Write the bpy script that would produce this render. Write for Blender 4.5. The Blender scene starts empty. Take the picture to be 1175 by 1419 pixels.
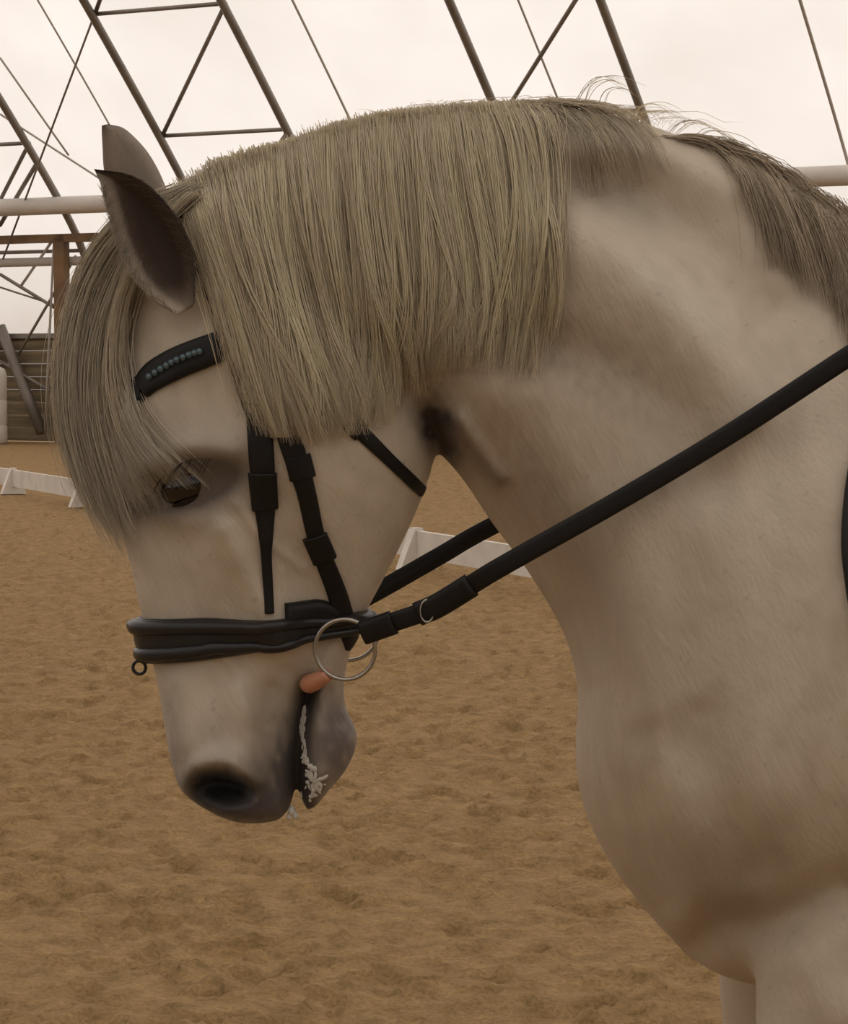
import bpy, bmesh, math, random
import numpy as np
from mathutils import Vector, Matrix
from mathutils.bvhtree import BVHTree
random.seed(4); rng=np.random.default_rng(4)
S=bpy.context.scene
try:
    S.view_settings.view_transform='Standard'
    S.view_settings.look='None'
except Exception: pass
# ---------------------------------------------------------------- camera
F=3400.0; CAMD=2.4; CAMH=1.5; HOR=510.0
PITCH=math.atan((709.5-HOR)/F)
cd=bpy.data.cameras.new('camera'); cam=bpy.data.objects.new('camera',cd); S.collection.objects.link(cam)
cam.location=(0,-CAMD,CAMH); cam.rotation_euler=(math.pi/2-PITCH,0,0)
cd.sensor_fit='VERTICAL'; cd.sensor_height=24; cd.lens=24*F/1419; cd.clip_end=400
S.camera=cam
cp,sp=math.cos(PITCH),math.sin(PITCH)
def rdir(u,v):
    a=(u-587.5)/F; b=(709.5-v)/F
    return np.array([a, cp+b*sp, -sp+b*cp])
CAM=np.array([0,-CAMD,CAMH])
def P3(u,v,y=0.0):
    d=rdir(u,v); return CAM+d*((y+CAMD)/d[1])
def proj(p):
    q=p-CAM; zc=q[...,1]*cp-q[...,2]*sp; yc=q[...,1]*sp+q[...,2]*cp
    return 587.5+F*q[...,0]/zc, 709.5-F*yc/zc
# ---------------------------------------------------------------- helpers
def empty(name):
    e=bpy.data.objects.new(name,None); S.collection.objects.link(e); return e
def mesh_obj(name,v,f,mat=None,parent=None,smooth=True,cols=None):
    me=bpy.data.meshes.new(name); v=np.asarray(v,dtype=np.float64)
    me.from_pydata(v.tolist(),[],[list(map(int,x)) for x in f]); 
    if smooth: me.polygons.foreach_set('use_smooth',[True]*len(me.polygons))
    if cols is not None:
        at=me.color_attributes.new('Coat','FLOAT_COLOR','POINT')
        c=np.ones((len(v),4)); c[:,:3]=cols; at.data.foreach_set('color',c.ravel())
    me.update(); o=bpy.data.objects.new(name,me); S.collection.objects.link(o)
    if mat: me.materials.append(mat)
    if parent: o.parent=parent
    return o
def fix_normals(o):
    bm=bmesh.new(); bm.from_mesh(o.data); bmesh.ops.recalc_face_normals(bm,faces=bm.faces); bm.to_mesh(o.data); bm.free()
def catmull(P,n):
    P=np.asarray(P,float); N=len(P); Q=np.vstack([2*P[0]-P[1],P,2*P[-1]-P[-2]])
    t=np.linspace(0,N-1-1e-9,n); i=t.astype(int); f=(t-i)[:,None]
    a,b,c,d=Q[i],Q[i+1],Q[i+2],Q[i+3]
    return 0.5*((2*b)+(-a+c)*f+(2*a-5*b+4*c-d)*f*f+(-a+3*b-3*c+d)*f**3)
def vnoise(x,y,seed=0):
    r=np.random.default_rng(seed).random((256,256))
    xi=np.floor(x).astype(int); yi=np.floor(y).astype(int); fx=x-xi; fy=y-yi
    fx=fx*fx*(3-2*fx); fy=fy*fy*(3-2*fy)
    g=lambda a,b:r[a%256,b%256]
    return (g(xi,yi)*(1-fx)+g(xi+1,yi)*fx)*(1-fy)+(g(xi,yi+1)*(1-fx)+g(xi+1,yi+1)*fx)*fy
def lin(c): return tuple(((x/255)/12.92 if x/255<=.04045 else ((x/255+.055)/1.055)**2.4) for x in c)
def mat(name,col,rough=.6,metal=0,noise=None,bump=None,attr=False,sheen=0,spec=.5,coat=0,transl=0,rot=0):
    m=bpy.data.materials.new(name); m.use_nodes=True; nt=m.node_tree; b=nt.nodes['Principled BSDF']
    b.inputs['Roughness'].default_value=rough; b.inputs['Metallic'].default_value=metal
    b.inputs['Specular IOR Level'].default_value=spec
    b.inputs['Sheen Weight'].default_value=sheen; b.inputs['Coat Weight'].default_value=coat
    b.inputs['Base Color'].default_value=(*col,1)
    tc=nt.nodes.new('ShaderNodeTexCoord')
    src=None
    def mapped(scale):
        r=nt.nodes.new('ShaderNodeMapping'); r.inputs['Rotation'].default_value=(0,rot,0)
        mp=nt.nodes.new('ShaderNodeMapping'); mp.inputs['Scale'].default_value=scale
        nt.links.new(tc.outputs['Object'],r.inputs[0]); nt.links.new(r.outputs[0],mp.inputs[0]); return mp
    if attr:
        a=nt.nodes.new('ShaderNodeVertexColor'); a.layer_name='Coat'; src=a.outputs['Color']
    if noise:
        sc,amt,scale=noise
        mp=mapped(scale)
        n=nt.nodes.new('ShaderNodeTexNoise'); n.inputs['Scale'].default_value=sc; n.inputs['Detail'].default_value=6
        nt.links.new(mp.outputs[0],n.inputs[0])
        mr=nt.nodes.new('ShaderNodeMapRange'); mr.inputs[1].default_value=.3; mr.inputs[2].default_value=.7
        mr.inputs[3].default_value=1-amt; mr.inputs[4].default_value=1+amt
        nt.links.new(n.outputs[0],mr.inputs[0])
        mx=nt.nodes.new('ShaderNodeMix'); mx.data_type='RGBA'; mx.blend_type='MULTIPLY'; mx.inputs[0].default_value=1
        if src: nt.links.new(src,mx.inputs[6])
        else: mx.inputs[6].default_value=(*col,1)
        nt.links.new(mr.outputs[0],mx.inputs[7]); src=mx.outputs[2]
    if src: nt.links.new(src,b.inputs['Base Color'])
    if bump:
        sc,st,dist,scale=bump
        mp=mapped(scale)
        n=nt.nodes.new('ShaderNodeTexNoise'); n.inputs['Scale'].default_value=sc; n.inputs['Detail'].default_value=5
        nt.links.new(mp.outputs[0],n.inputs[0])
        bp=nt.nodes.new('ShaderNodeBump'); bp.inputs['Strength'].default_value=st; bp.inputs['Distance'].default_value=dist
        nt.links.new(n.outputs[0],bp.inputs['Height']); nt.links.new(bp.outputs[0],b.inputs['Normal'])
    if transl:
        t=nt.nodes.new('ShaderNodeBsdfTranslucent'); mxs=nt.nodes.new('ShaderNodeMixShader'); mxs.inputs[0].default_value=transl
        if src: nt.links.new(src,t.inputs[0])
        nt.links.new(b.outputs[0],mxs.inputs[1]); nt.links.new(t.outputs[0],mxs.inputs[2]); nt.links.new(mxs.outputs[0],nt.nodes['Material Output'].inputs[0])
    return m
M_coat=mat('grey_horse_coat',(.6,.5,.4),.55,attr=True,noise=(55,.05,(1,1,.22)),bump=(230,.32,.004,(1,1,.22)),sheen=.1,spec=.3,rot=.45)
M_hair=mat('mane_hair',(.6,.5,.4),.42,attr=True,spec=.4,transl=.42)
M_ear=mat('ear_fur',(.5,.4,.3),.7,attr=True,bump=(260,.4,.002,(1,1,.3)),spec=.2)
M_leather=mat('black_leather',(.008,.007,.007),.5,bump=(300,.3,.001,(1,1,1)),spec=.35)
M_leather2=mat('black_padded_leather',(.014,.013,.014),.38,bump=(90,.2,.001,(1,1,1)),spec=.5)
M_steel=mat('stainless_steel',(.45,.43,.4),.3,1)
M_eye=mat('horse_eye',(.006,.004,.003),.07,coat=.4)
M_skin=mat('dark_skin',(.022,.017,.015),.5,bump=(200,.4,.002,(1,1,1)),spec=.3)
M_hoof=mat('hoof_horn',(.08,.06,.045),.5)
M_foam=mat('lip_foam',(.60,.58,.52),.4)
M_bead=mat('browband_crystal',(.10,.15,.17),.15,.3)
M_tongue=mat('bit_rubber',(.55,.25,.15),.45)
# ---------------------------------------------------------------- horse body
def loft(secs,sub=8,n=48,p=.9):
    A=[];
    for s in secs:
        a=P3(s[0],s[1]); b=P3(s[2],s[3]); A.append([a[0],a[2],b[0],b[2],s[4],s[5],s[6],s[7] if len(s)>7 else p])
    A=catmull(A,(len(A)-1)*sub+1); V=[];Fc=[]
    ph=np.linspace(0,2*np.pi,n,endpoint=False); c=np.cos(ph); sn=np.sin(ph); t=(1-c)/2
    for r in A:
        ax,az,bx,bz,wA,wM,wB,pp=r
        W=wA*(2*t-1)*(t-1)+wM*4*t*(1-t)+wB*t*(2*t-1)
        y=np.sign(sn)*np.abs(sn)**pp*np.maximum(W,.003)
        V.append(np.stack([ax+(bx-ax)*t,y,az+(bz-az)*t],1))
    m=len(V)
    for i in range(m-1):
        for j in range(n):
            k=(j+1)%n; Fc.append((i*n+j,i*n+k,(i+1)*n+k,(i+1)*n+j))
    Fc.append(tuple(range(n))[::-1]); Fc.append(tuple((m-1)*n+j for j in range(n)))
    return np.vstack(V),Fc
def tube(pts,rad,n=24,sub=6):
    D=catmull(np.hstack([np.array(pts,float),np.array(rad,float)]),(len(pts)-1)*sub+1); V=[];Fc=[]
    ph=np.linspace(0,2*np.pi,n,endpoint=False)
    for x,y,z,rx,ry in D: V.append(np.stack([x+rx*np.cos(ph),y+ry*np.sin(ph),np.full(n,z)],1))
    m=len(V)
    for i in range(m-1):
        for j in range(n):
            k=(j+1)%n; Fc.append((i*n+j,(i+1)*n+j,(i+1)*n+k,i*n+k))
    Fc.append(tuple(range(n))); Fc.append(tuple((m-1)*n+j for j in range(n))[::-1])
    return np.vstack(V),Fc
parts=[]
head=[(268,262,320,262,.02,.035,.02),(225,300,420,330,.04,.060,.05),(188,370,520,420,.052,.076,.065),(160,460,585,500,.06,.092,.075),
(146,560,606,590,.062,.102,.078,.72),(150,640,598,650,.055,.10,.074,.7),(163,710,572,720,.046,.090,.066,.7),(182,790,538,790,.04,.074,.052,.75),
(198,860,500,860,.038,.062,.042,.8),(214,930,455,930,.038,.055,.036),(227,1000,425,1000,.040,.054,.03),(236,1050,412,1050,.042,.056,.03),
(252,1095,408,1090,.036,.054,.03),(292,1124,402,1118,.024,.042,.026),(325,1139,388,1136,.01,.018,.01)]
parts.append(loft(head))
parts.append(loft([(430,860,505,850,.02,.035,.025),(422,930,480,925,.025,.038,.026),(418,985,478,975,.03,.042,.028),(415,1025,495,1020,.03,.044,.03),(414,1070,482,1062,.026,.04,.026),(418,1105,452,1100,.012,.026,.014),(424,1122,436,1120,.004,.008,.005)],p=.9))
body=[(290,240,420,420,.02,.05,.04),(380,200,540,560,.024,.07,.055),(500,162,628,648,.028,.080,.058),(620,144,680,722,.028,.088,.062),
(740,138,737,802,.028,.098,.07),(860,152,785,890,.03,.112,.082),(960,186,801,965,.034,.13,.10),(1060,226,797,1050,.04,.155,.13),
(1150,280,806,1115,.045,.18,.155),(1235,312,832,1175,.05,.20,.175),(1340,318,870,1232,.055,.22,.19),(1460,330,925,1295,.07,.24,.20),
(1600,350,990,1345,.08,.25,.20),(1750,380,1250,1400,.09,.27,.2),(1950,400,1600,1430,.1,.29,.22),(2250,395,2100,1430,.1,.31,.22),
(2600,350,2600,1380,.1,.31,.2),(2850,350,2900,1250,.1,.29,.18),(3050,430,3100,1100,.08,.22,.15),(3160,600,3180,900,.04,.08,.05)]
parts.append(loft(body,p=.8))
for s in (-1,1):
    parts.append(tube([(.51,s*.10,1.26),(.46,s*.125,1.08),(.418,s*.140,.92),(.394,s*.15,.78),(.385,s*.15,.66),(.38,s*.15,.50),(.38,s*.15,.44),(.38,s*.15,.30),(.378,s*.15,.18),(.36,s*.15,.11),(.335,s*.15,.06)],
      [(.12,.07),(.125,.085),(.110,.080),(.080,.062),(.058,.05),(.046,.045),(.038,.038),(.030,.026),(.037,.033),(.029,.028),(.04,.035)]))
    parts.append(tube([(1.55,s*.14,1.2),(1.60,s*.17,1.0),(1.60,s*.18,.82),(1.68,s*.17,.66),(1.77,s*.16,.54),(1.76,s*.16,.46),(1.72,s*.16,.30),(1.70,s*.16,.19),(1.68,s*.16,.11),(1.655,s*.16,.06)],
      [(.25,.10),(.21,.11),(.13,.085),(.075,.055),(.055,.042),(.05,.038),(.032,.028),(.038,.034),(.03,.028),(.04,.036)]))
V=[];Fc=[];o=0
for v,f in parts:
    V.append(v); Fc+= [tuple(i+o for i in x) for x in f]; o+=len(v)
tmp=mesh_obj('tmp_body',np.vstack(V),Fc)
md=tmp.modifiers.new('r','REMESH'); md.mode='VOXEL'; md.voxel_size=.0036; md.use_smooth_shade=True
sm=tmp.modifiers.new('s','SMOOTH'); sm.factor=.5; sm.iterations=8
dg=bpy.context.evaluated_depsgraph_get(); me=bpy.data.meshes.new_from_object(tmp.evaluated_get(dg))
bpy.data.objects.remove(tmp)
nv=len(me.vertices); co=np.empty(nv*3); me.vertices.foreach_get('co',co); co=co.reshape(-1,3)
near=co.copy(); near[:,1]=-np.abs(near[:,1]); U,Vv=proj(near)
# relax the trunk so that limbs flow into the chest
ne=len(me.edges); ed=np.empty(ne*2,dtype=np.int32); me.edges.foreach_get('vertices',ed); ed=ed.reshape(-1,2)
deg=np.bincount(ed.ravel(),minlength=nv).astype(float)
wS=np.clip((U-690)/120,0,1)*np.clip((co[:,2]-.6)/.15,0,1); wS=(wS*.55)[:,None]
for it in range(90):
    acc=np.stack([np.bincount(ed[:,0],co[ed[:,1],k],nv)+np.bincount(ed[:,1],co[ed[:,0],k],nv) for k in range(3)],1)/deg[:,None]
    co+= (acc-co)*wS
def blob(u,v,su,sv,ang=0):
    a=math.radians(ang); du=U-u; dv=Vv-v; x=du*math.cos(a)+dv*math.sin(a); y=-du*math.sin(a)+dv*math.cos(a)
    return np.exp(-.5*((x/su)**2+(y/sv)**2))
def pdist(pts,n=40):
    Q=catmull(pts,n); d=np.full(nv,1e9); 
    for i in range(len(Q)-1):
        a,b=Q[i],Q[i+1]; ab=b-a; L=(ab**2).sum()+1e-9
        t=np.clip(((U-a[0])*ab[0]+(Vv-a[1])*ab[1])/L,0,1)
        d=np.minimum(d,np.hypot(U-a[0]-t*ab[0],Vv-a[1]-t*ab[1]))
    return d
def ridge(pts,w): return np.exp(-.5*(pdist(pts)/w)**2)
D=np.zeros(nv)
# head relief
D-=.011*blob(264,674,52,26,-14); D+=.011*ridge([(204,646),(258,620),(322,624)],13); D+=.004*ridge([(222,712),(270,722),(320,690)],11)
D-=.010*blob(292,560,32,36); D+=.010*ridge([(310,735),(345,800),(385,880)],13); D-=.008*ridge([(245,760),(285,850),(310,930)],26)
D-=.008*ridge([(390,700),(410,780),(430,850)],22); D+=.008*blob(500,600,70,80)
D-=.030*blob(303,1093,28,14,10)+.010*blob(328,1100,22,9,20); D+=.013*ridge([(256,1086),(276,1060),(316,1052),(352,1076)],10); D+=.008*ridge([(270,1120),(312,1124),(352,1110)],9)
D-=.013*ridge([(430,955),(418,1000),(412,1060),(414,1115)],8); D-=.008*ridge([(375,960),(366,1030),(385,1090)],12)
D+=.007*ridge([(240,950),(256,1020)],18); D+=.008*blob(392,1080,12,38); D+=.005*ridge([(330,960),(345,1010),(352,1050)],12)
D-=.006*ridge([(455,960),(470,1000)],8); D-=.004*ridge([(395,930),(420,955),(440,985)],7)
D+=.0035*ridge([(330,700),(360,740),(420,790)],5)+.003*ridge([(300,900),(330,940),(350,1000)],5)
# neck relief
D-=.018*blob(610,600,12,34,-20); D+=.016*ridge([(636,585),(662,625),(688,662)],11); D+=.016*blob(670,500,45,60)
D-=.014*ridge([(660,660),(740,770),(820,890),(880,1010)],24)
D+=.014*ridge([(720,560),(830,760),(930,960)],55)
D+=.018*ridge([(770,320),(860,375),(960,450),(1040,560)],36); D-=.018*ridge([(715,470),(830,505),(920,565),(980,665)],32)
D-=.013*ridge([(780,255),(880,275),(980,335),(1070,425)],22); D+=.012*ridge([(800,200),(900,210),(1010,260)],22)
D-=.018*ridge([(1150,400),(1080,600),(1000,830),(950,1010)],46); D+=.018*blob(1030,1100,90,90)
D-=.012*ridge([(826,960),(845,1060),(880,1160),(925,1250)],14); D+=.014*blob(1090,700,70,120,20)
D-=.022*ridge([(955,1325),(1010,1285),(1080,1280),(1170,1235)],22); D+=.012*ridge([(895,1000),(925,1100),(955,1230)],24); D-=.010*ridge([(990,1000),(1000,1100),(1040,1200)],24)
D+=.012*ridge([(1120,1340),(1160,1400)],26)
D+=.0035*(vnoise(U/60,Vv/80,3)-.5)+.0014*(vnoise(U/20,Vv/26,5)-.5)
wt=np.clip(np.abs(co[:,1])/.03,0,1); wt=wt*wt*(3-2*wt)
co[:,1]+=np.sign(co[:,1])*D*wt
me.vertices.foreach_set('co',co.ravel()); me.update()
base=np.array([.56,.475,.365]); C=np.tile(base,(nv,1))
def paint(w,col,amt=1):
    global C
    w=np.clip(w*amt,0,1)[:,None]; C=C*(1-w)+np.array(col)*w
def paint_n(w): return w*(0.7+.6*vnoise(U/9,Vv/14,8))
headw=1/(1+np.exp((U-600)/15))
paint(headw*.6,(.63,.555,.445))
mot=vnoise(U/60+Vv/160,Vv/80-U/200,11)*.6+vnoise(U/22,Vv/30,12)*.4
paint(np.clip((mot-.5)*1.2,0,.25),(.38,.30,.215))
paint(paint_n(blob(800,505,120,46,25)),(.28,.22,.155),.6); paint(paint_n(blob(720,640,46,130,-35)),(.31,.24,.17),.55)  # shadow under the neck muscles, painted darker into the coat colour
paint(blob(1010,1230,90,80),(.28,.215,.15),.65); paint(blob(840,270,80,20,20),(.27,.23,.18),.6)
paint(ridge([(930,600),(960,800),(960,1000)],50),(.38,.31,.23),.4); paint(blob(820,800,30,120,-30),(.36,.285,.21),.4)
paint(blob(930,420,60,26,35),(.64,.58,.47),.5); paint(blob(1060,720,50,90,10),(.62,.55,.44),.4)  # highlights on neck and shoulder, painted lighter into the coat colour
paint(paint_n(blob(610,598,20,38,-20)),(.05,.036,.028),1.4); paint(ridge([(630,600),(665,640),(690,665)],9),(.2,.145,.11),.7)  # skin folds behind the jaw, their shade painted into the coat colour
mz=np.clip((Vv-930)/130,0,1)*(U<520)*(U>330)
paint(mz*paint_n(np.exp(-.5*((U-398)/32)**2)),(.10,.085,.08),1.2)
paint(paint_n(blob(468,1035,26,62)),(.18,.15,.14),1.1); paint(paint_n(blob(345,1122,75,22)),(.11,.09,.085),1.3)
paint(paint_n(blob(305,1092,42,26)),(.06,.05,.045),1.3); paint(blob(303,1094,28,15,10),(.006,.005,.005),1.9)
paint(ridge([(432,950),(420,1000),(416,1060),(418,1120)],12),(.025,.02,.018),1.2)
paint(paint_n(blob(238,1040,14,70)),(.25,.22,.2),.7); paint(paint_n(blob(300,1020,50,26)),(.46,.39,.33),.6)
paint(blob(262,674,54,22,-18),(.016,.012,.010),2.2); paint(blob(262,664,78,46,-12),(.20,.16,.13),.65)
paint(blob(205,620,45,60),(.33,.27,.21),.5)
low=np.clip((.55-co[:,2])/.15,0,1); paint(low,(.30,.25,.21),.7)
fl=vnoise(U/5,Vv/6,21); paint((fl>.965)*1.0,(.28,.2,.14),.35)
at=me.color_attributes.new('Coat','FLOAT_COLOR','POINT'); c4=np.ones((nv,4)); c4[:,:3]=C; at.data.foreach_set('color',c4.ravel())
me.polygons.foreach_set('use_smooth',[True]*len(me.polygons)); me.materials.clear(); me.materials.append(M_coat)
horse=empty('horse'); bo=bpy.data.objects.new('horse_body',me); S.collection.objects.link(bo); bo.parent=horse
bpy.context.view_layer.update()
bvh=BVHTree.FromObject(bo,bpy.context.evaluated_depsgraph_get())
def surf(u,v):
    h=bvh.ray_cast(Vector(CAM),Vector(rdir(u,v)).normalized())
    if h[0] is None: return None,None
    return np.array(h[0]),np.array(h[1])
def ysurf(x,z):
    h=bvh.ray_cast(Vector((x,-1.5,z)),Vector((0,1,0)))
    return None if h[0] is None else h[0][1]
# hooves
for i,(x,y) in enumerate([(.325,-.15),(.325,.15),(1.645,-.16),(1.645,.16)]):
    n=24; V=[];Fc=[]
    for (z,r,dx) in [(0,.066,0),(.01,.067,0),(.075,.048,.018),(.082,.040,.02)]:
        for j in range(n):
            a=2*math.pi*j/n; V.append((x+dx+r*math.cos(a)*1.08,y+r*.92*math.sin(a),z))
    for k in range(3):
        for j in range(n): Fc.append((k*n+j,k*n+(j+1)%n,(k+1)*n+(j+1)%n,(k+1)*n+j))
    Fc.append(tuple(range(n))[::-1]); Fc.append(tuple(3*n+j for j in range(n)))
    mesh_obj('hoof_%d'%(i+1),V,Fc,M_hoof,horse)
# eyes
def ball(center,rx,ry,rz,tilt,n=28,m=18,zmin=-2,rot=0):
    V=[];Fc=[]
    for i in range(m+1):
        th=math.pi*i/m
        for j in range(n):
            a=2*math.pi*j/n; V.append((rx*math.sin(th)*math.cos(a),ry*math.sin(th)*math.sin(a),rz*math.cos(th)))
    for i in range(m):
        for j in range(n):
            q=(i*n+j,(i+1)*n+j,(i+1)*n+(j+1)%n,i*n+(j+1)%n)
            if min(V[k][2] for k in q)/rz>=zmin: Fc.append(q)
    V=np.array(V); R=np.array(Matrix.Rotation(math.radians(tilt),3,'Y')@Matrix.Rotation(math.radians(rot),3,'X'))
    return V@R.T+np.array(center),Fc
ep,en=surf(264,672)
for s in (1,-1):
    nm='near' if s>0 else 'far'
    c=np.array([ep[0],ep[1]+.013,ep[2]]); 
    v,f=ball(c,.031,.0205,.0195,-18,n=40,m=28); v[:,1]*=s; mesh_obj('eyeball_'+nm,v,f,M_eye,horse)
    v,f=ball(c+np.array([0,.0005,.0015]),.0355,.0226,.0215,-18,zmin=.50,rot=-14,n=40,m=60); v[:,1]*=s; mesh_obj('upper_eyelid_'+nm,v,f,M_skin,horse)
    v,f=ball(c+np.array([0,.0008,-.001]),.035,.0220,.0205,162,zmin=.70,rot=14,n=40,m=60); v[:,1]*=s; mesh_obj('lower_eyelid_'+nm,v,f,M_skin,horse)
# ears
def ear(name,L,R,yb,yt,cup,dark=(.030,.020,.015),mid=(.16,.11,.08),rimL=(.45,.38,.30),rimR=(.1,.08,.06),back=(.42,.35,.27),rw=.010,tb=.2):
    n=40;m=24; L=catmull(L,n); R=catmull(R,n); V=[];Cc=[];Fc=[]
    for layer in (0,1):
        for i in range(n):
            t=i/(n-1); y=yb+(yt-yb)*t
            a=P3(*L[i],y); b=P3(*R[i],y); w=np.linalg.norm(a-b)
            for j in range(m):
                q=j/(m-1); e=math.sin(math.pi*q)**.8
                p=a+(b-a)*q; p[1]+=cup*w*e + (.0045*e**.3 if layer else 0)
                V.append(p)
                rim=np.array(rimL if q<.5 else rimR)*(1-.65*max(0,t-.75)/.25); ed=min(q,1-q)*w/(rw if q<.5 else rw*.6)
                if layer==0:
                    k=min(1,max(0,ed-.35)); nz=.6+.8*random.random()
                    c=rim*(1-k)+(np.array(dark)*(1-abs(2*q-1)*.3)+np.array(mid)*.35*nz*(1-min(1,ed*.4)))*k
                    if t<tb: g=((tb-t)/tb)**1.5*(1-q*.7); c=c*(1-g)+np.array(back)*.9*g
                else: c=np.array(back)
                Cc.append(c)
    N=n*m
    for i in range(n-1):
        for j in range(m-1):
            a=i*m+j; Fc.append((a,a+1,a+m+1,a+m)); Fc.append((N+a,N+a+m,N+a+m+1,N+a+1))
        for j in (0,m-1):
            a=i*m+j; Fc.append((a,a+m,N+a+m,N+a))
    for j in range(m-1):
        for i in (0,n-1):
            a=i*m+j; Fc.append((a,a+1,N+a+1,N+a))
    o=mesh_obj(name,V,Fc,M_ear,horse,cols=np.array(Cc)); fix_normals(o); return o
nL=[(246,436),(205,408),(178,372),(160,330),(149,290),(142,262),(133,240)]; nR=[(268,424),(270,388),(267,348),(249,308),(220,270),(182,243),(130,234)]
ear('ear_near',nL,nR,-.095,-.092,.26,dark=(.045,.03,.022),mid=(.22,.16,.12))
ear('ear_far',[(205,330),(172,290),(152,262),(144,235),(142,205),(141,185),(141,174)],[(240,310),(236,280),(226,250),(212,222),(196,200),(172,178),(150,172)],.05,.055,-.25,dark=(.22,.18,.14),mid=(.3,.25,.2),rimL=(.22,.18,.14),rimR=(.30,.25,.2),back=(.3,.25,.2))
# ---------------------------------------------------------------- hair
def strands(name,P,R,Ccol,m,parent):
    N,K,_=P.shape; T=np.gradient(P,axis=1); T/=np.linalg.norm(T,axis=2,keepdims=True)+1e-9
    ref=np.array([0.13,1,0.07]); s=np.cross(T,ref); s/=np.linalg.norm(s,axis=2,keepdims=True)+1e-9; b=np.cross(T,s)
    rings=[P+R[...,None]*(s*math.cos(a)+b*math.sin(a)) for a in (0,2.094,4.189)]
    V=np.stack(rings,2).reshape(-1,3)
    base=(np.arange(N)[:,None]*K+np.arange(K-1)[None,:])*3
    q=[]
    for j in range(3):
        k=(j+1)%3; q.append(np.stack([base+j,base+k,base+3+k,base+3+j],-1))
    Q=np.stack(q,2).reshape(-1,4); nf=len(Q)
    me=bpy.data.meshes.new(name); me.vertices.add(len(V)); me.vertices.foreach_set('co',V.ravel())
    me.loops.add(nf*4); me.loops.foreach_set('vertex_index',Q.ravel().astype(np.int32))
    me.polygons.add(nf); me.polygons.foreach_set('loop_start',np.arange(nf,dtype=np.int32)*4)
    me.polygons.foreach_set('use_smooth',np.ones(nf,dtype=bool)); me.update(calc_edges=True); me.validate()
    at=me.color_attributes.new('Coat','FLOAT_COLOR','POINT'); c=np.ones((len(V),4)); c[:,:3]=np.clip(np.repeat(Ccol.reshape(-1,3),3,axis=0),0,.97); at.data.foreach_set('color',c.ravel())
    me.materials.append(m); o=bpy.data.objects.new(name,me); S.collection.objects.link(o); o.parent=parent; return o
def hair_block(name,guides,nclump,per,K=16,spread0=9,spread1=3,lift=(.004,.020),y0=(-.012,.012),gr=None,cols=((.97,.87,.62),(.64,.54,.40)),rad=.00042,far=0.,lenvar=.12,wave=3,rise=0,onsurf=True,rootc=.35,skew=0,cxs=8):
    G=np.array([catmull(g,K) for g in guides]); ng=len(G); PP=[];RR=[];CC=[]
    for c in range(nclump):
        g=rng.uniform(0,ng-1) if gr is None else rng.uniform(*gr); i=min(int(g),ng-2); f=g-i
        cpath=G[i]*(1-f)+G[i+1]*f
        lc=rng.uniform(0,1); lenf=1+rng.normal()*lenvar-skew*lc; ph=rng.uniform(0,6.28); wv=rng.normal()*wave
        sp0=spread0*rng.uniform(.6,1.4); sp1=spread1*rng.uniform(.4,2.4); cx=rng.normal()*cxs
        tone=np.clip(rng.beta(1.2,1.1),0,1); ybase=rng.uniform(*y0); isfar=rng.random()<far
        for s in range(per):
            t=np.linspace(0,1,K); L=lenf*(1+rng.normal()*.05); tt=np.clip(t*L,0,1.15)*(K-1)
            i0=np.clip(tt.astype(int),0,K-2); ff=(tt-i0)[:,None]; path=cpath[i0]+(cpath[i0+1]-cpath[i0])*ff
            o1=rng.normal()*sp0; o2=rng.normal()*sp1
            path=path.copy(); cv=t**.8
            path[:,0]+=o1*(1-cv)+o2*cv+cx*t+wv*np.sin(t*5+ph)*t+rng.normal()*2.0*np.sin(t*9+rng.uniform(0,6))
            path[:,1]+=rng.normal()*2*(1-t)+4*(1-np.clip(t*8,0,1))-rise*np.sin(np.clip(t*5,0,math.pi))*rng.random()
            lay=lc*.75+rng.random()*.25; lf=lift[0]+(lift[1]-lift[0])*lay
            yb=ybase+rng.normal()*.004; ys=[]
            for k in range(K):
                y=yb
                if onsurf:
                    h,_=surf(path[k,0],path[k,1])
                    if h is not None: y=min(yb,h[1]-lf*min(1,.25+t[k]*4))
                ys.append(y)
            ys=np.array(ys)
            if not isfar:
                for _ in range(3):
                    sm_=ys.copy(); sm_[1:-1]=(ys[:-2]+ys[1:-1]*2+ys[2:])/4; ys=np.minimum(ys,sm_)
            pts=np.array([P3(path[k,0],path[k,1],ys[k]) for k in range(K)])
            if isfar: pts[:,1]*=-1
            PP.append(pts); r=rad*rng.uniform(.7,1.4)*np.interp(t,[0,.6,1],[1,.9,.12]); RR.append(r)
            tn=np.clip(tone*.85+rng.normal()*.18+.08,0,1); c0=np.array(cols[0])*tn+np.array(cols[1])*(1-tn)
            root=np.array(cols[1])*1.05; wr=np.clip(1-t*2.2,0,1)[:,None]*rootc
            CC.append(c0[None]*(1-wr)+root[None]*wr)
    return strands(name,np.array(PP),np.array(RR),np.array(CC),M_hair,horse)
mg=[[(260,260),(272,315),(300,400),(332,500),(358,565)],[(288,235),(302,310),(336,420),(366,515),(384,575)],[(325,214),(340,310),(372,425),(402,525),(422,585)],[(365,203),(378,310),(402,430),(430,525),(450,580)],
[(420,188),(432,300),(452,415),(474,500),(486,565)],[(480,167),(492,280),(508,400),(518,485),(522,552)],[(540,152),(548,260),(560,380),(568,450),(572,512)],
[(600,146),(612,250),(625,350),(627,420),(622,478)],[(660,140),(674,240),(690,350),(692,430),(686,482)],[(705,138),(730,200),(748,300),(744,400),(728,482)],[(738,141),(762,180),(768,280),(758,370),(746,445)]]
hair_block('mane',mg,300,34,rise=4,lenvar=.11,spread0=13,spread1=7,wave=6,rad=.00038)
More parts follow.
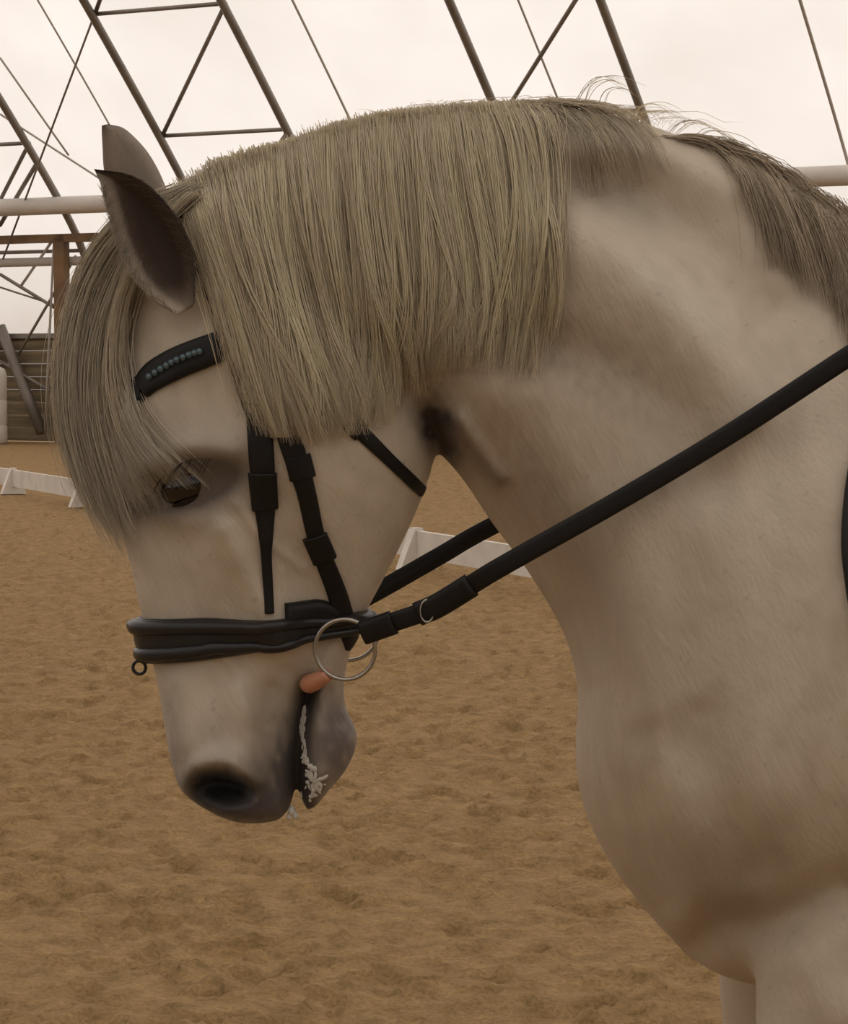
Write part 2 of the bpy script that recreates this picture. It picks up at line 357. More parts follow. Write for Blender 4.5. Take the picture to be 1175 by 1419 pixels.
hair_block('mane_long_locks',mg,120,15,rise=3,lenvar=.08,spread0=6,spread1=2.2,wave=13,lift=(.014,.027),cols=((.97,.90,.66),(.78,.67,.50)),rad=.00038,cxs=13)
hair_block('mane_crest_wisps',[[(700,138),(745,152),(775,175),(790,215),(800,260)],[(745,136),(790,152),(820,185),(832,215),(838,245)],[(770,136),(820,152),(850,175),(872,205),(885,240)],[(800,140),(850,152),(890,165),(915,185),(930,205)]],34,8,spread0=10,spread1=7,lift=(.002,.008),rise=6,cols=((.9,.8,.6),(.58,.5,.38)),lenvar=.28,rad=.00032)
hair_block('mane_stray_hairs',[[(800,138),(815,122),(835,108),(860,106),(882,114)],[(812,140),(822,120),(838,112),(850,112),(862,118)],[(960,190),(985,180),(1005,185),(1030,200),(1045,215)]],7,4,spread0=3,spread1=5,onsurf=False,rad=.0003)
sf=[]
for i in range(9):
    u=430+i*62; v=np.interp(u,[300,420,540,660,740,900,1000],[226,188,152,138,136,160,192]); sf.append([(u,v+6),(u+8,v-2),(u+20,v-5+i%3*2),(u+34,v-3),(u+46,v+6)])
hair_block('mane_flyaway_hairs',sf,60,3,spread0=14,spread1=16,onsurf=False,rad=.0002,wave=5,lenvar=.3,y0=(-.02,.02))
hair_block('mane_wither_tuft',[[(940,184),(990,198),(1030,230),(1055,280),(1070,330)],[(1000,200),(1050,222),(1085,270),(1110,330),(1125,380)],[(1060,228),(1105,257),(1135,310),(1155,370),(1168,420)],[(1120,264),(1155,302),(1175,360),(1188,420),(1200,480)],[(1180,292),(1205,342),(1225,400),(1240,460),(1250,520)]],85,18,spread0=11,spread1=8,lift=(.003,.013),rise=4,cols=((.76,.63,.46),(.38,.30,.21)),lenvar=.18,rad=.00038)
fg=[[(268,252),(190,285),(122,355),(88,450),(80,560),(104,655),(142,728)],[(268,256),(198,300),(142,375),(110,470),(104,570),(122,660),(150,726)],
[(268,262),(204,318),(160,400),(134,490),(134,580),(150,650),(162,700)],[(268,264),(206,328),(168,415),(156,500),(168,575),(196,622),(222,652)],[(268,266),(208,335),(176,420),(174,500),(192,560),(222,605),(258,645)]]
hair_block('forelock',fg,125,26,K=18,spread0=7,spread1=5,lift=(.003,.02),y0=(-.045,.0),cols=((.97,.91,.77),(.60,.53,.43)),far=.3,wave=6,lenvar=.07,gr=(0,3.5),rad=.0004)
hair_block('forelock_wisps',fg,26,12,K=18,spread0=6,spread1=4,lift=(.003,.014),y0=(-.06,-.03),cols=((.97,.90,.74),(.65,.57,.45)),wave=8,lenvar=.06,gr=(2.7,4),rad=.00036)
# eyelashes and ear fuzz
PP=[];K=6
for i in range(46):
    q=rng.random(); u=222+q*80; v=664-q*26-14*math.sin(q*3.14); h,_=surf(u,v); y=(h[1] if h is not None else -.1)-.012
    p=P3(u,v,y); t=np.linspace(0,1,K)[:,None]; dv=np.array([-.006-.004*rng.random(),-.012,-.010])*rng.uniform(.7,1.3)
    PP.append(p+t*dv+np.array([0,0,-.006])*t*t)
strands('eyelashes',np.array(PP),np.full((len(PP),K),.00028)*np.linspace(1,.2,K),np.tile([.03,.025,.02],(len(PP),K,1)),M_hair,horse)
PP=[];CC=[];cL=catmull(nL,60); cR=catmull(nR,60)
for i in range(900):
    k=rng.integers(1,50); right=rng.random()<.3; e=cR if right else cL; o_=cL if right else cR
    st=e[k]+rng.normal(size=2)*1.2; nx=e[min(k+9,59)]; inn=o_[k]; d2=(nx-st)*rng.uniform(.25,.6)+(inn-st)*rng.uniform(-.05,.22); t=np.linspace(0,1,K)[:,None]
    q2=st+t*d2+t*t*rng.normal(size=2)*3; y=-.096+rng.random()*.004
    PP.append(np.array([P3(a[0],a[1],y+.006*tt) for a,tt in zip(q2,np.linspace(0,1,K))])); c=(np.array([.60,.51,.40]) if not right else np.array([.22,.17,.13]))*rng.uniform(.6,1.2); CC.append(np.tile(c,(K,1)))
strands('ear_hair',np.array(PP),np.full((len(PP),K),.00026)*np.linspace(1,.2,K),np.array(CC),M_hair,horse)
Nt=500;K=14;P=np.zeros((Nt,K,3))
for i in range(Nt):
    t=np.linspace(0,1,K); a=rng.normal()*.03; b=rng.normal()*.03
    P[i,:,0]=1.80+.12*np.sin(t*2.2)+a*t*1.5; P[i,:,1]=b*(.3+1.4*t); P[i,:,2]=1.40-(.95+.1*rng.normal())*t**1.15
strands('tail',P,np.full((Nt,K),.0012)*np.interp(t,[0,.8,1],[1,1,.2]),np.tile(np.array([.5,.44,.34]),(Nt,K,1)),M_hair,horse)
# ---------------------------------------------------------------- bridle
bridle=empty('bridle')
def strap(name,pts,nor,w,th,m=M_leather,parent=None,closed=False,n=None,lift=0.):
    pts=np.array(pts,float); nor=np.array(nor,float); w=np.array([w]*len(pts) if np.isscalar(w) else w,float)[:,None]
    if closed: pts=np.vstack([pts,pts[:1]]); nor=np.vstack([nor,nor[:1]]); w=np.vstack([w,w[:1]])
    n=n or len(pts)*5; D=catmull(np.hstack([pts,nor,w]),n); p=D[:,:3]; N=D[:,3:6]; W=D[:,6]
    T=np.gradient(p,axis=0); 
    if closed: T[0]=T[-1]=p[1]-p[-2]
    T/=np.linalg.norm(T,axis=1,keepdims=True); N=N-(N*T).sum(1,keepdims=True)*T; N/=np.linalg.norm(N,axis=1,keepdims=True); B=np.cross(T,N)
    cs=[(-.5,0),(-.5,.55),(-.42,.9),(-.25,1.0),(0,1.06),(.25,1.0),(.42,.9),(.5,.55),(.5,0),(0,-.3)]
    k=len(cs); V=np.stack([p+B*(a*W)[:,None]+N*(b*th+lift) for a,b in cs],1).reshape(-1,3); Fc=[]
    for i in range(n-1):
        for j in range(k): Fc.append((i*k+j,i*k+(j+1)%k,(i+1)*k+(j+1)%k,(i+1)*k+j))
    if not closed: Fc.append(tuple(range(k))[::-1]); Fc.append(tuple((n-1)*k+j for j in range(k)))
    o=mesh_obj(name,V,Fc,m,parent or bridle); fix_normals(o); return o
def surf_strap(name,px,w,th,m=M_leather,sub=4,lift=0.,mirror=True,ns=None):
    Q=catmull(px,len(px)*sub); pts=[];nor=[];ws=[]
    w=[w]*len(px) if np.isscalar(w) else w; wi=np.interp(np.linspace(0,1,len(Q)),np.linspace(0,1,len(w)),w)
    for (u,v),ww in zip(Q,wi):
        h,nn=surf(u,v)
        if h is None: continue
        pts.append(h); nor.append(nn); ws.append(ww)
    pts=np.array(pts);nor=np.array(nor)
    for _ in range(3): 
        pts[1:-1,1]=np.minimum(pts[1:-1,1],(pts[:-2,1]+pts[2:,1])/2); nor[1:-1]=(nor[:-2]+nor[1:-1]+nor[2:])/3
    o=strap(name,pts,nor,ws,th,m,lift=lift)
    if mirror:
        p2=pts*[1,-1,1]; strap(name+'_far',p2,nor*[1,-1,1],ws,th,m,lift=lift)
    return pts,nor
def loop(name,A,B,w0,w1,th,m,a0=0,a1=360,n=40,lift=0,lf=0):
    a=P3(*A);b=P3(*B);c=(a+b)/2; d=(a-b)/np.linalg.norm(a-b); pts=[];nor=[];ws=[]
    full=(a1-a0)>=360
    for an in np.linspace(a0,a1,n,endpoint=not full):
        r=math.radians(an); dr=d*math.cos(r)+np.array([0,-1,0])*math.sin(r)
        h=bvh.ray_cast(Vector(c),Vector(dr))
        if h[0] is None: continue
        pts.append(np.array(h[0])+dr*lf*max(0,math.cos(r))**2); nor.append(dr*.3+np.array(h[1])*np.sign(np.dot(np.array(h[1]),dr))); ws.append(w0+(w1-w0)*(1-math.cos(r))/2)
    strap(name,pts,nor,ws,th,m,closed=full,lift=lift)
    return pts
loop('noseband',(196,886),(512,858),.044,.020,.009,M_leather2,lf=.004)
loop('noseband_padding',(192,866),(512,850),.014,.010,.013,M_leather2,lf=.004)
loop('noseband_lower_edge',(200,904),(512,864),.014,.008,.013,M_leather2,lf=.004)
bp0,bn0=surf_strap('browband',[(198,538),(214,522),(242,506),(277,491),(332,471)],[.024,.030,.031,.030,.028],.006,lift=.001)
fr=np.array([bp0[0],P3(160,562,-.030),P3(146,572,0),P3(160,562,.030),bp0[0]*[1,-1,1]]); fn=np.array([bn0[0],(-.8,-.5,0),(-1,0,0),(-.8,.5,0),bn0[0]*[1,-1,1]])
strap('browband_front',fr,fn,.026,.006,M_leather,lift=.001)
surf_strap('headpiece',[(250,285),(266,325),(290,385),(318,450),(342,530),(362,590)],[.014,.016,.020,.022,.022,.02],.006)
surf_strap('noseband_cheekpiece',[(358,560),(363,640),(367,700),(369,770),(373,850)],[.024,.024,.020,.010,.009],.004)
surf_strap('cheekpiece',[(386,560),(405,620),(424,680),(440,750),(466,820),(486,890)],[.020,.022,.018,.017,.019,.021],.005)
surf_strap('cheekpiece_keeper',[(436,742),(450,775)],[.024,.024],.007)
surf_strap('cheekpiece_keeper_upper',[(412,632),(420,662)],[.025,.025],.007)
surf_strap('noseband_keeper',[(364,655),(367,705)],[.027,.025],.006)
surf_strap('throatlatch',[(395,515),(440,548),(492,592),(540,638),(584,680)],[.011,.012,.015,.012,.012],.004)
surf_strap('throatlatch_buckle_strap',[(470,572),(500,600)],[.02,.019],.006)
surf_strap('noseband_buckle_tab',[(395,856),(440,850),(462,856)],[.028,.03,.022],.010)
# beads
Vb=[];Fb=[];ob=0
for q in np.linspace(0,1,10):
    u=214+q*68; v=524-q*36-4*math.sin(q*3.1)
    h,nn=surf(u,v)
    if h is None: continue
    c=h+nn*.0085; vv,ff=ball(c,.0036,.0036,.0036,0,12,8); Vb.append(vv); Fb+=[tuple(i+ob for i in x) for x in ff]; ob+=len(vv)
mesh_obj('browband_crystals',np.vstack(Vb),Fb,M_bead,bridle)
def torus(name,c,R,r,nrm,m,parent,n=48,k=10,arc=1.0,sx=1):
    nrm=Vector(nrm).normalized(); q=nrm.to_track_quat('Z','Y').to_matrix(); V=[];Fc=[]
    for i in range(n):
        a=2*math.pi*i/n*arc
        for j in range(k):
            b=2*math.pi*j/k; p=Vector(((R+r*math.cos(b))*math.cos(a)*sx,(R+r*math.cos(b))*math.sin(a),r*math.sin(b))); V.append(tuple(q@p+Vector(c)))
    for i in range(n if arc==1 else n-1):
        for j in range(k): Fc.append((i*k+j,((i+1)%n)*k+j,((i+1)%n)*k+(j+1)%k,i*k+(j+1)%k))
    o=mesh_obj(name,V,Fc,m,parent); fix_normals(o); return o
rc=P3(478,900,-.078)
torus('bit_ring_near',rc,.029,.0021,(.12,1,.05),M_steel,bridle)
torus('bit_ring_far',rc*[1,-1,1],.029,.0021,(-.12,1,.05),M_steel,bridle)
def rod(name,pts,r,m,parent,n=12,k=None):
    pts=catmull(pts,k or len(pts)*5); T=np.gradient(pts,axis=0); T/=np.linalg.norm(T,axis=1,keepdims=True); ref=np.array([.3,.2,1.])
    s=np.cross(T,ref); s/=np.linalg.norm(s,axis=1,keepdims=True); b=np.cross(T,s); rr=np.interp(np.linspace(0,1,len(pts)),np.linspace(0,1,len(r)),r) if not np.isscalar(r) else np.full(len(pts),r)
    V=[];Fc=[]
    for i in range(len(pts)):
        for j in range(n):
            a=2*math.pi*j/n; V.append(pts[i]+rr[i]*(s[i]*math.cos(a)+b[i]*math.sin(a)))
    for i in range(len(pts)-1):
        for j in range(n): Fc.append((i*n+j,i*n+(j+1)%n,(i+1)*n+(j+1)%n,(i+1)*n+j))
    Fc.append(tuple(range(n))[::-1]); Fc.append(tuple((len(pts)-1)*n+j for j in range(n)))
    o=mesh_obj(name,V,Fc,m,parent); fix_normals(o); return o
a=P3(455,935,-.074); b=P3(428,948,-.048)
rod('bit_mouthpiece',[a,(a+b)/2+np.array([0,-.003,0]),b,b*[1,0,1],b*[1,-1,1],a*[1,-1,1]],[.006,.0085,.009,.007,.009,.006],M_tongue,bridle)
c=P3(193,925,-.006); torus('noseband_ring',c,.0065,.0017,(.2,1,0),M_leather2,bridle,n=24)
# reins
def rein(name,pxs,ya,yb,s):
    Q=catmull(pxs,40); pts=[]
    for i,(u,v) in enumerate(Q):
        y=ya+(yb-ya)*i/39; p=P3(u,v,y); ys=ysurf(p[0],p[2])
        if ys is not None and i>3 and abs(ys)+.010>abs(y): y=s*(abs(ys)+.010)
        pts.append(P3(u,v,y))
    pts=np.array(pts)
    for _ in range(12): pts[1:-1,1]=s*np.maximum(np.abs(pts[1:-1,1]),(np.abs(pts[:-2,1])+np.abs(pts[2:,1]))/2)
    nor=np.tile([0,s,0.],(40,1)); strap(name,pts,nor,.0185,.004,M_leather,n=160); return pts
rn=rein('rein_near',[(505,876),(545,862),(600,842),(650,812),(700,782),(860,692),(1010,602),(1175,494),(1400,348)],-.084,-.20,-1)
rein('rein_far',[(500,832),(540,810),(610,770),(680,730),(860,640),(1010,560),(1175,470),(1400,348)],.08,.2,1)
def at_px(u):
    uu,_=proj(rn); return rn[np.argmin(np.abs(uu-u))]
seg=[at_px(u) for u in (585,605,625,650)]; strap('rein_keeper_near',seg,[[0,-1,0]]*4,.023,.007,M_leather)
seg=[at_px(u) for u in (508,520,535,545)]; strap('rein_loop_near',seg,[[0,-1,0]]*4,.023,.008,M_leather)
bc=at_px(588); torus('rein_buckle',bc+np.array([0,-.007,0]),.0105,.0013,(0,1,0),M_steel,bridle,n=20,sx=.6)
# saliva foam on the lips
Vb=[];Fb=[];ob=0
for i in range(70):
    t=rng.random()**.75; q=catmull([(427,968),(420,1005),(424,1045),(438,1078),(428,1105)],50)[int(t*49)]; q=q+rng.normal(size=2)*[1.5+4.5*t*t,4]
    h,nn=surf(*q)
    if h is None: continue
    vv,ff=ball(h,.0018*rng.uniform(.5,1.8),.0010,.0034*rng.uniform(.5,1.9),rng.uniform(-70,70) if t>.5 else rng.uniform(-20,20),9,6); Vb.append(vv); Fb+=[tuple(i+ob for i in x) for x in ff]; ob+=len(vv)
for q,r in (((404,1124),.004),((409,1130),.003),((400,1132),.0025)):
    vv,ff=ball(P3(*q,-.012),r,r,r*1.3,0,12,8); Vb.append(vv); Fb+=[tuple(i+ob for i in x) for x in ff]; ob+=len(vv)
mesh_obj('lip_foam',np.vstack(Vb),Fb,M_foam,horse)
# ---------------------------------------------------------------- saddle
saddle=empty('saddle')
def flap(name,outline,m,off,th):
    O=catmull(outline+[outline[0]],72)[:-1]; c=O.mean(0); V=[];Fc=[];R=12;n=len(O)
    for lay in (0,1):
        for r in range(R+1):
            for j in range(n):
                q=c+(O[j]-c)*(r/R); h,nn=surf(*q)
                if h is None: h=P3(*q,-.1); nn=np.array([0,-1,0])
                V.append(h+np.array([0,-1,0])*(off+th*(1-lay)*(1-.3*(r/R)**8)))
    N=(R+1)*n
    for r in range(R):
        for j in range(n):
            k=(j+1)%n; Fc.append((r*n+j,r*n+k,(r+1)*n+k,(r+1)*n+j)); Fc.append((N+r*n+j,N+(r+1)*n+j,N+(r+1)*n+k,N+r*n+k))
    for j in range(n):
        k=(j+1)%n; Fc.append((R*n+j,R*n+k,N+R*n+k,N+R*n+j))
    o=mesh_obj(name,V,Fc,m,saddle); fix_normals(o)
    V=np.array(V)*[1,-1,1]; o=mesh_obj(name+'_far',V,Fc,m,saddle); fix_normals(o)
fo=[(1260,420),(1215,520),(1180,620),(1166,710),(1167,790),(1190,880),(1270,960),(1420,1000),(1530,940),(1560,700),(1540,430)]
flap('saddle_flap',fo,M_leather,.004,.010)
v,f=loft([(1330,300,1340,420,.03,.11,.13),(1400,238,1400,430,.05,.12,.17),(1500,275,1500,440,.08,.13,.18),(1650,310,1640,440,.11,.16,.19),(1780,270,1780,440,.12,.17,.19),(1850,225,1860,430,.10,.14,.15),(1890,300,1890,420,.05,.1,.1)],p=.7)
mesh_obj('saddle_seat',v,f,M_leather2,saddle)
# ---------------------------------------------------------------- hall
TH=math.radians(28); W0=np.array([(50-587.5)/F*50,50-CAMD]); av=np.array([math.cos(TH),-math.sin(TH)]); mv=np.array([-math.sin(TH),-math.cos(TH)])
WID=58.
half=np.array([(0,0),(0.,2.1),(.45,3.4),(1.35,4.7),(3.7,7.0),(6.4,9.4),(9.8,12.0),(14,14.4),(20,16.8),(29,18.4)])
hp=catmull(half,90); hp[:,0]=np.maximum.accumulate(np.maximum(hp[:,0],0))
prof=np.vstack([hp,np.stack([WID-hp[::-1,0],hp[::-1,1]],1)[1:]])
def hall(s,r,h): 
    q=W0+av*s+mv*r; return np.array([q[0],q[1],h])
def roof_hit(u,v,inset=.25):
    d=rdir(u,v); t=np.arange(25,75,.02); p=CAM+t[:,None]*d; rel=p[:,:2]-W0; r=rel@mv; s=rel@av; hh=np.interp(r-inset,hp[:,0],hp[:,1])
    out=(r-inset<0)|(p[:,2]>hh); i=np.argmax(out); return s[i],r[i],p[i,2]
def extr(name,pr,s0,s1,m,ns=2,thick=None):
    ss=np.linspace(s0,s1,ns); V=[hall(s,r,h) for s in ss for r,h in pr]; n=len(pr); Fc=[]
    for i in range(ns-1):
        for j in range(n-1): Fc.append((i*n+j,i*n+j+1,(i+1)*n+j+1,(i+1)*n+j))
    return mesh_obj(name,V,Fc,m)
Mm=bpy.data.materials.new('translucent_membrane'); Mm.use_nodes=True; nt=Mm.node_tree; nt.nodes.clear()
out=nt.nodes.new('ShaderNodeOutputMaterial'); mix=nt.nodes.new('ShaderNodeMixShader'); tr=nt.nodes.new('ShaderNodeBsdfTranslucent'); df=nt.nodes.new('ShaderNodeBsdfDiffuse')
tcn=nt.nodes.new('ShaderNodeTexCoord'); no=nt.nodes.new('ShaderNodeTexNoise'); no.inputs['Scale'].default_value=.35; no.inputs['Detail'].default_value=3
cr=nt.nodes.new('ShaderNodeValToRGB'); cr.color_ramp.elements[0].position=.3; cr.color_ramp.elements[0].color=(.82,.785,.755,1); cr.color_ramp.elements[1].position=.7; cr.color_ramp.elements[1].color=(.92,.89,.87,1)
nt.links.new(tcn.outputs['Object'],no.inputs[0]); nt.links.new(no.outputs[0],cr.inputs[0]); nt.links.new(cr.outputs[0],tr.inputs[0]); df.inputs[0].default_value=(.8,.77,.74,1)
mix.inputs[0].default_value=.22; nt.links.new(tr.outputs[0],mix.inputs[1]); nt.links.new(df.outputs[0],mix.inputs[2]); nt.links.new(mix.outputs[0],out.inputs[0])
up=prof[prof[:,1]>2.09]
extr('ceiling',up,-75,75,Mm,ns=2)
for nm,s in (('wall_left',-75),('wall_right',75)):
    V=[hall(s,r,h) for r,h in up]; mesh_obj(nm,V,[tuple(range(len(V)))],Mm,smooth=False)
M_wood=mat('weathered_planks',lin((118,104,80)),.8,noise=(1.2,.45,(.4,.4,9)),bump=(3,.6,.03,(.3,.3,8)))
def box_s(name,s0,s1,r0,r1,h0,h1,m,parent=None):
    V=[hall(s,r,h) for s in (s0,s1) for r in (r0,r1) for h in (h0,h1)]
    Fc=[(0,1,3,2),(4,6,7,5),(0,4,5,1),(2,3,7,6),(0,2,6,4),(1,5,7,3)]
    o=mesh_obj(name,V,Fc,m,parent,smooth=False); fix_normals(o); return o
def plank_wall(name,kind,c):
    V=[];Fc=[];o=0
    for k in range(8):
        h0=.02+k*.262; h1=h0+.258; dr=.006*(k%2)
        if kind=='s': pts=[hall(s,r,h) for s in (-75,75) for r in ((c,c+.06+dr) if c<30 else (c-.06-dr,c)) for h in (h0,h1)]
        else: pts=[hall(s,r,h) for s in ((c,c+.06+dr) if c<0 else (c-.06-dr,c)) for r in (0,WID) for h in (h0,h1)]
        V+=pts; Fc+=[tuple(i+o for i in q) for q in [(0,1,3,2),(4,6,7,5),(0,4,5,1),(2,3,7,6),(0,2,6,4),(1,5,7,3)]]; o+=8
    ob=mesh_obj(name,V,Fc,M_wood,smooth=False); fix_normals(ob)
plank_wall('wall_back','s',0.02); plank_wall('wall_front','s',WID-.02); plank_wall('trim_1','e',-74.98); plank_wall('trim_2','e',74.98)
M_pipe=mat('galvanised_truss',lin((132,124,116)),.5,.3,noise=(2,.2,(1,1,1)))
M_cable=mat('cable',lin((185,177,170)),.6); M_duct=mat('rolled_membrane_tube',lin((205,198,190)),.6,noise=(2,.08,(1,1,1))); M_brown=mat('rusty_beam',lin((118,92,64)),.7,noise=(3,.25,(1,1,1)))
def arch_pts(s,ins=.25):
    pr=hp; T=np.gradient(pr,axis=0); T/=np.linalg.norm(T,axis=1,keepdims=True)+1e-9; N=np.stack([T[:,1],-T[:,0]],1); q=pr+N*ins
    q=np.vstack([q,np.stack([WID-q[::-1,0],q[::-1,1]],1)[1:]]); q=q[::3]
    return [hall(s,r,max(h,0)) for r,h in q]
def sval(a,b): return (roof_hit(*a)[0]+roof_hit(*b)[0])/2
cs=[sval((0,110),(95,320)),sval((120,0),(255,245)),sval((310,0),(405,185)),sval((620,0),(690,135)),sval((830,0),(900,160))]
h1=roof_hit(310,5)[2]; h2=roof_hit(232,188)[2]
def hall_h(s,h,ins=.25):
    r=np.interp(h,hp[:,1],hp[:,0]); return hall(s,r+ins,h)
def truss(sa,sb):
    t=empty('roof_truss')
    rod('chord_1',arch_pts(sa),.075,M_pipe,t,n=8,k=120); rod('chord_2',arch_pts(sb),.075,M_pipe,t,n=8,k=120)
    dh=h1-h2; hs=[h2+k*dh for k in range(-1,4) if h2+k*dh>2.3 and h2+k*dh<15]
    for i,h in enumerate(hs):
        rod('strut_%d'%i,[hall_h(sa,h),hall_h(sb,h)],.04,M_pipe,t,n=8,k=4)
        if i+1<len(hs): rod('diagonal_%d'%i,[hall_h(sa,h),hall_h(sb,hs[i+1])],.04,M_pipe,t,n=8,k=4)
truss(cs[1],cs[2]); truss(cs[3],cs[4])
w=cs[2]-cs[1]; truss(cs[0]-w,cs[0])
for k in (1,2): truss(cs[3]+k*(cs[3]-cs[1]),cs[4]+k*(cs[3]-cs[1]))
for k in (1,2): truss(cs[0]-w-k*(cs[3]-cs[1]),cs[0]-k*(cs[3]-cs[1]))
cab=empty('bracing_cables')
for i,(a,b,r) in enumerate([((50,0),(145,170),.018),((400,0),(478,155),.022),((710,0),(770,125),.02),((1090,0),(1175,180),.03)]):
    rod('cable_%d'%i,arch_pts(sval(a,b),.1)[2:24],r,M_cable,cab,n=6,k=90)
for i,(a,b,r,m) in enumerate([((131,20),(0,370),.02,M_pipe),((0,158),(150,255),.02,M_cable),((50,228),(0,312),.045,M_pipe),((0,80),(95,215),.02,M_cable),((0,380),(85,432),.035,M_pipe),((0,398),(130,440),.02,M_pipe),((105,355),(25,492),.03,M_pipe),((0,452),(58,600),.11,M_pipe),((30,395),(75,330),.03,M_cable),((0,500),(75,545),.03,M_pipe),((75,330),(62,600),.025,M_cable)]):
    qa=hall(*roof_hit(*a,.3)); qb=hall(*roof_hit(*b,.3)); rod('brace_%d'%i,[qa,qb],r,m,cab,n=8,k=4)
def rail(name,r,h,rad,m,n=12): return rod(name,[hall(-74,r,h),hall(0,r,h),hall(74,r,h)],rad,m,None,n=n,k=8)
rail('trim_3',1.85,4.62,.17,M_duct); box_s('trim_4',-74,74,1.0,1.2,3.96,4.12,M_brown); rail('trim_5',.9,3.60,.09,M_cable)
box_s('trim_6',-74,74,.0,.16,2.10,2.2,M_pipe)
q=roof_hit(92,350,.3); box_s('support_post',q[0]-.12,q[0]+.12,1.0,1.2,0,4.1,M_brown)
# storage tank
tb=roof_hit(8,560,1.0); tc=hall(tb[0],1.6,0); n=32;V=[];Fc=[]
prf=[(0.,0),(.36,0),(.40,.04),(.40,.35),(.385,.38),(.40,.41),(.40,.85),(.385,.88),(.40,.91),(.40,1.35),(.36,1.48),(.2,1.56),(.12,1.58),(.12,1.64),(0.,1.64)]
for r,z in prf:
    for j in range(n): V.append((tc[0]+max(r,.001)*math.cos(2*math.pi*j/n),tc[1]+max(r,.001)*math.sin(2*math.pi*j/n),z))
for i in range(len(prf)-1):
    for j in range(n): Fc.append((i*n+j,i*n+(j+1)%n,(i+1)*n+(j+1)%n,(i+1)*n+j))
o=mesh_obj('plastic_barrel',V,Fc,mat('white_plastic',lin((215,208,198)),.5)); fix_normals(o)
# ---------------------------------------------------------------- arena boards
M_board=mat('white_arena_board',lin((215,208,198)),.55,noise=(4,.12,(1,1,1)))
p1=np.array([-4.35,25.6]); p2=np.array([.065,15.6]); dirb=(p2-p1)/np.linalg.norm(p2-p1); nb=np.array([-dirb[1],dirb[0]])
V=[];Fc=[];o=0
def addbox(c,l,wd,h0,h1,top=1.0):
    global o
    for sl in (-1,1):
        for sw in (-1,1):
            for h,k in ((h0,1),(h1,top)):
                q=c+dirb*sl*l/2+nb*sw*wd/2*k; V.append((q[0],q[1],h))
    Fc.extend([tuple(i+o for i in f) for f in [(0,1,3,2),(4,6,7,5),(0,4,5,1),(2,3,7,6),(0,2,6,4),(1,5,7,3)]]); o+=8
for k in range(-12,9):
    c=p2+dirb*(k*3.0+1.2)
    addbox(c,2.97,.04,.09,.29)
    addbox(c-dirb*1.5,.10,.30,.0,.31,.2)
bo2=mesh_obj('arena_board_fence',V,Fc,M_board,smooth=False); fix_normals(bo2)
# ---------------------------------------------------------------- sand floor
ys=[-30,-20,-12,-8,-5,-3,-1.5,-.5]; y=0.2
while y<110:
    ys.append(y); d=y+2.4; y+=min(8,max(.016,d*d/5100*1.1) if y>1.8 else .1)
xs=list(np.arange(-4.2,4.201,.018)); e=[];x=4.2;st=.05
while x<90: st*=1.18; x+=st; e.append(x)
xs=np.array([-q for q in e[::-1]]+xs+e); ys=np.array(ys); X,Y=np.meshgrid(xs,ys)
wx=X+.05*vnoise(X/.3,Y/.3,41); wy=Y+.05*vnoise(X/.3+9,Y/.3,42)
Z=.014*(vnoise(X/.55,Y/.55,31)-.5)+.012*(vnoise(wx/.20+7,wy/.20,32)-.5)+.020*(vnoise(wx/.07,wy/.085+3,33)-.5)+.016*(vnoise(wx/.035,wy/.045,34)-.5)
pn=vnoise(wx/.10+20,wy/.14+9,35)*.65+vnoise(wx/.045+20,wy/.06+9,36)*.35; Z-=.026*np.clip((pn-.60)*6,0,1); Z+=.010*np.exp(-((pn-.57)/.035)**2)
fade=np.clip(1-(np.abs(X)-5)/4,0,1)*np.clip((Y-.9)/.8,0,1)*np.clip(1-(Y-40)/20,0,1); Z=(Z-.01)*fade
n=len(xs); idx=np.arange(len(ys)*n).reshape(len(ys),n); Q=np.stack([idx[:-1,:-1],idx[:-1,1:],idx[1:,1:],idx[1:,:-1]],-1).reshape(-1,4)
me=bpy.data.meshes.new('floor'); me.vertices.add(X.size); me.vertices.foreach_set('co',np.stack([X,Y,Z],-1).ravel()); me.loops.add(Q.size); me.loops.foreach_set('vertex_index',Q.ravel().astype(np.int32))
me.polygons.add(len(Q)); me.polygons.foreach_set('loop_start',np.arange(len(Q),dtype=np.int32)*4); me.polygons.foreach_set('use_smooth',np.ones(len(Q),dtype=bool)); me.update(calc_edges=True)
M_sand=bpy.data.materials.new('arena_sand'); M_sand.use_nodes=True; nt=M_sand.node_tree; b=nt.nodes['Principled BSDF']; b.inputs['Roughness'].default_value=.95; b.inputs['Specular IOR Level'].default_value=.15
tcn=nt.nodes.new('ShaderNodeTexCoord')
def nz(sc,det): 
    n_=nt.nodes.new('ShaderNodeTexNoise'); n_.inputs['Scale'].default_value=sc; n_.inputs['Detail'].default_value=det; nt.links.new(tcn.outputs['Object'],n_.inputs[0]); return n_
a_=nz(11,9); r_=nt.nodes.new('ShaderNodeValToRGB'); r_.color_ramp.elements[0].position=.30; r_.color_ramp.elements[1].position=.70
r_.color_ramp.elements[0].color=(*lin((134,107,71)),1); r_.color_ramp.elements[1].color=(*lin((163,133,92)),1); nt.links.new(a_.outputs[0],r_.inputs[0])
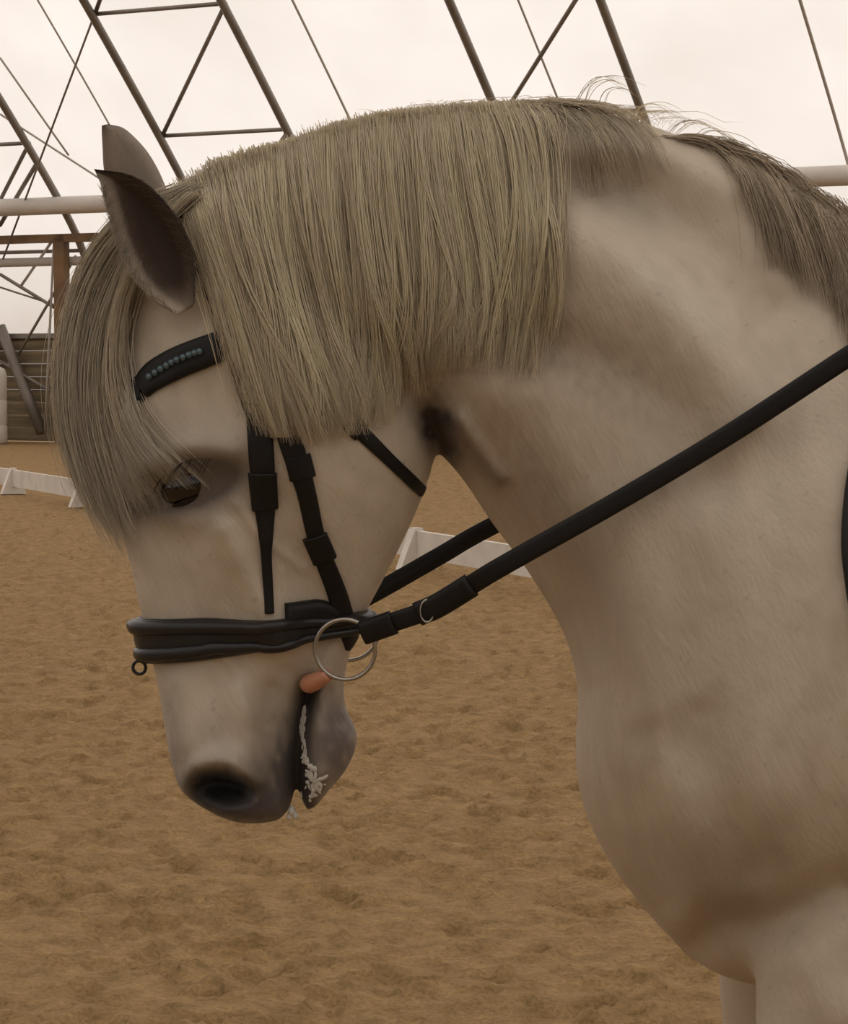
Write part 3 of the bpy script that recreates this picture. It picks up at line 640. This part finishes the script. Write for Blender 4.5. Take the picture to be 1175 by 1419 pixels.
b_=nz(80,6); r2=nt.nodes.new('ShaderNodeMapRange'); r2.inputs[1].default_value=.3; r2.inputs[2].default_value=.7; r2.inputs[3].default_value=.78; r2.inputs[4].default_value=1.15; nt.links.new(b_.outputs[0],r2.inputs[0])
mx=nt.nodes.new('ShaderNodeMix'); mx.data_type='RGBA'; mx.blend_type='MULTIPLY'; mx.inputs[0].default_value=1; nt.links.new(r_.outputs[0],mx.inputs[6]); nt.links.new(r2.outputs[0],mx.inputs[7]); nt.links.new(mx.outputs[2],b.inputs['Base Color'])
c_=nz(40,9); bn=nt.nodes.new('ShaderNodeBump'); bn.inputs['Strength'].default_value=.9; bn.inputs['Distance'].default_value=.025; nt.links.new(c_.outputs[0],bn.inputs['Height']); nt.links.new(bn.outputs[0],b.inputs['Normal'])
me.materials.append(M_sand); fl_=bpy.data.objects.new('floor',me); S.collection.objects.link(fl_)
# ---------------------------------------------------------------- daylight (overcast sky, brighter overhead and beyond the horse)
w=bpy.data.worlds.new('overcast_sky'); S.world=w; w.use_nodes=True; nt=w.node_tree; bg=nt.nodes['Background']; bg.inputs[0].default_value=(1.0,.958,.925,1)
tcw=nt.nodes.new('ShaderNodeTexCoord'); dt=nt.nodes.new('ShaderNodeVectorMath'); dt.operation='DOT_PRODUCT'; dt.inputs[1].default_value=(-.05,.48,1.2)
ad=nt.nodes.new('ShaderNodeMath'); ad.operation='ADD'; ad.inputs[1].default_value=.27; ad.use_clamp=False; mxm=nt.nodes.new('ShaderNodeMath'); mxm.operation='MAXIMUM'; mxm.inputs[1].default_value=.10
nt.links.new(tcw.outputs['Generated'],dt.inputs[0]); nt.links.new(dt.outputs['Value'],ad.inputs[0]); nt.links.new(ad.outputs[0],mxm.inputs[0]); nt.links.new(mxm.outputs[0],bg.inputs[1])
sd=bpy.data.lights.new('hazy_sun','SUN'); sd.energy=1.2; sd.angle=math.radians(20); sd.color=(1,.95,.88); so=bpy.data.objects.new('hazy_sun',sd); S.collection.objects.link(so); so.rotation_euler=(math.radians(-38),math.radians(-20),0)
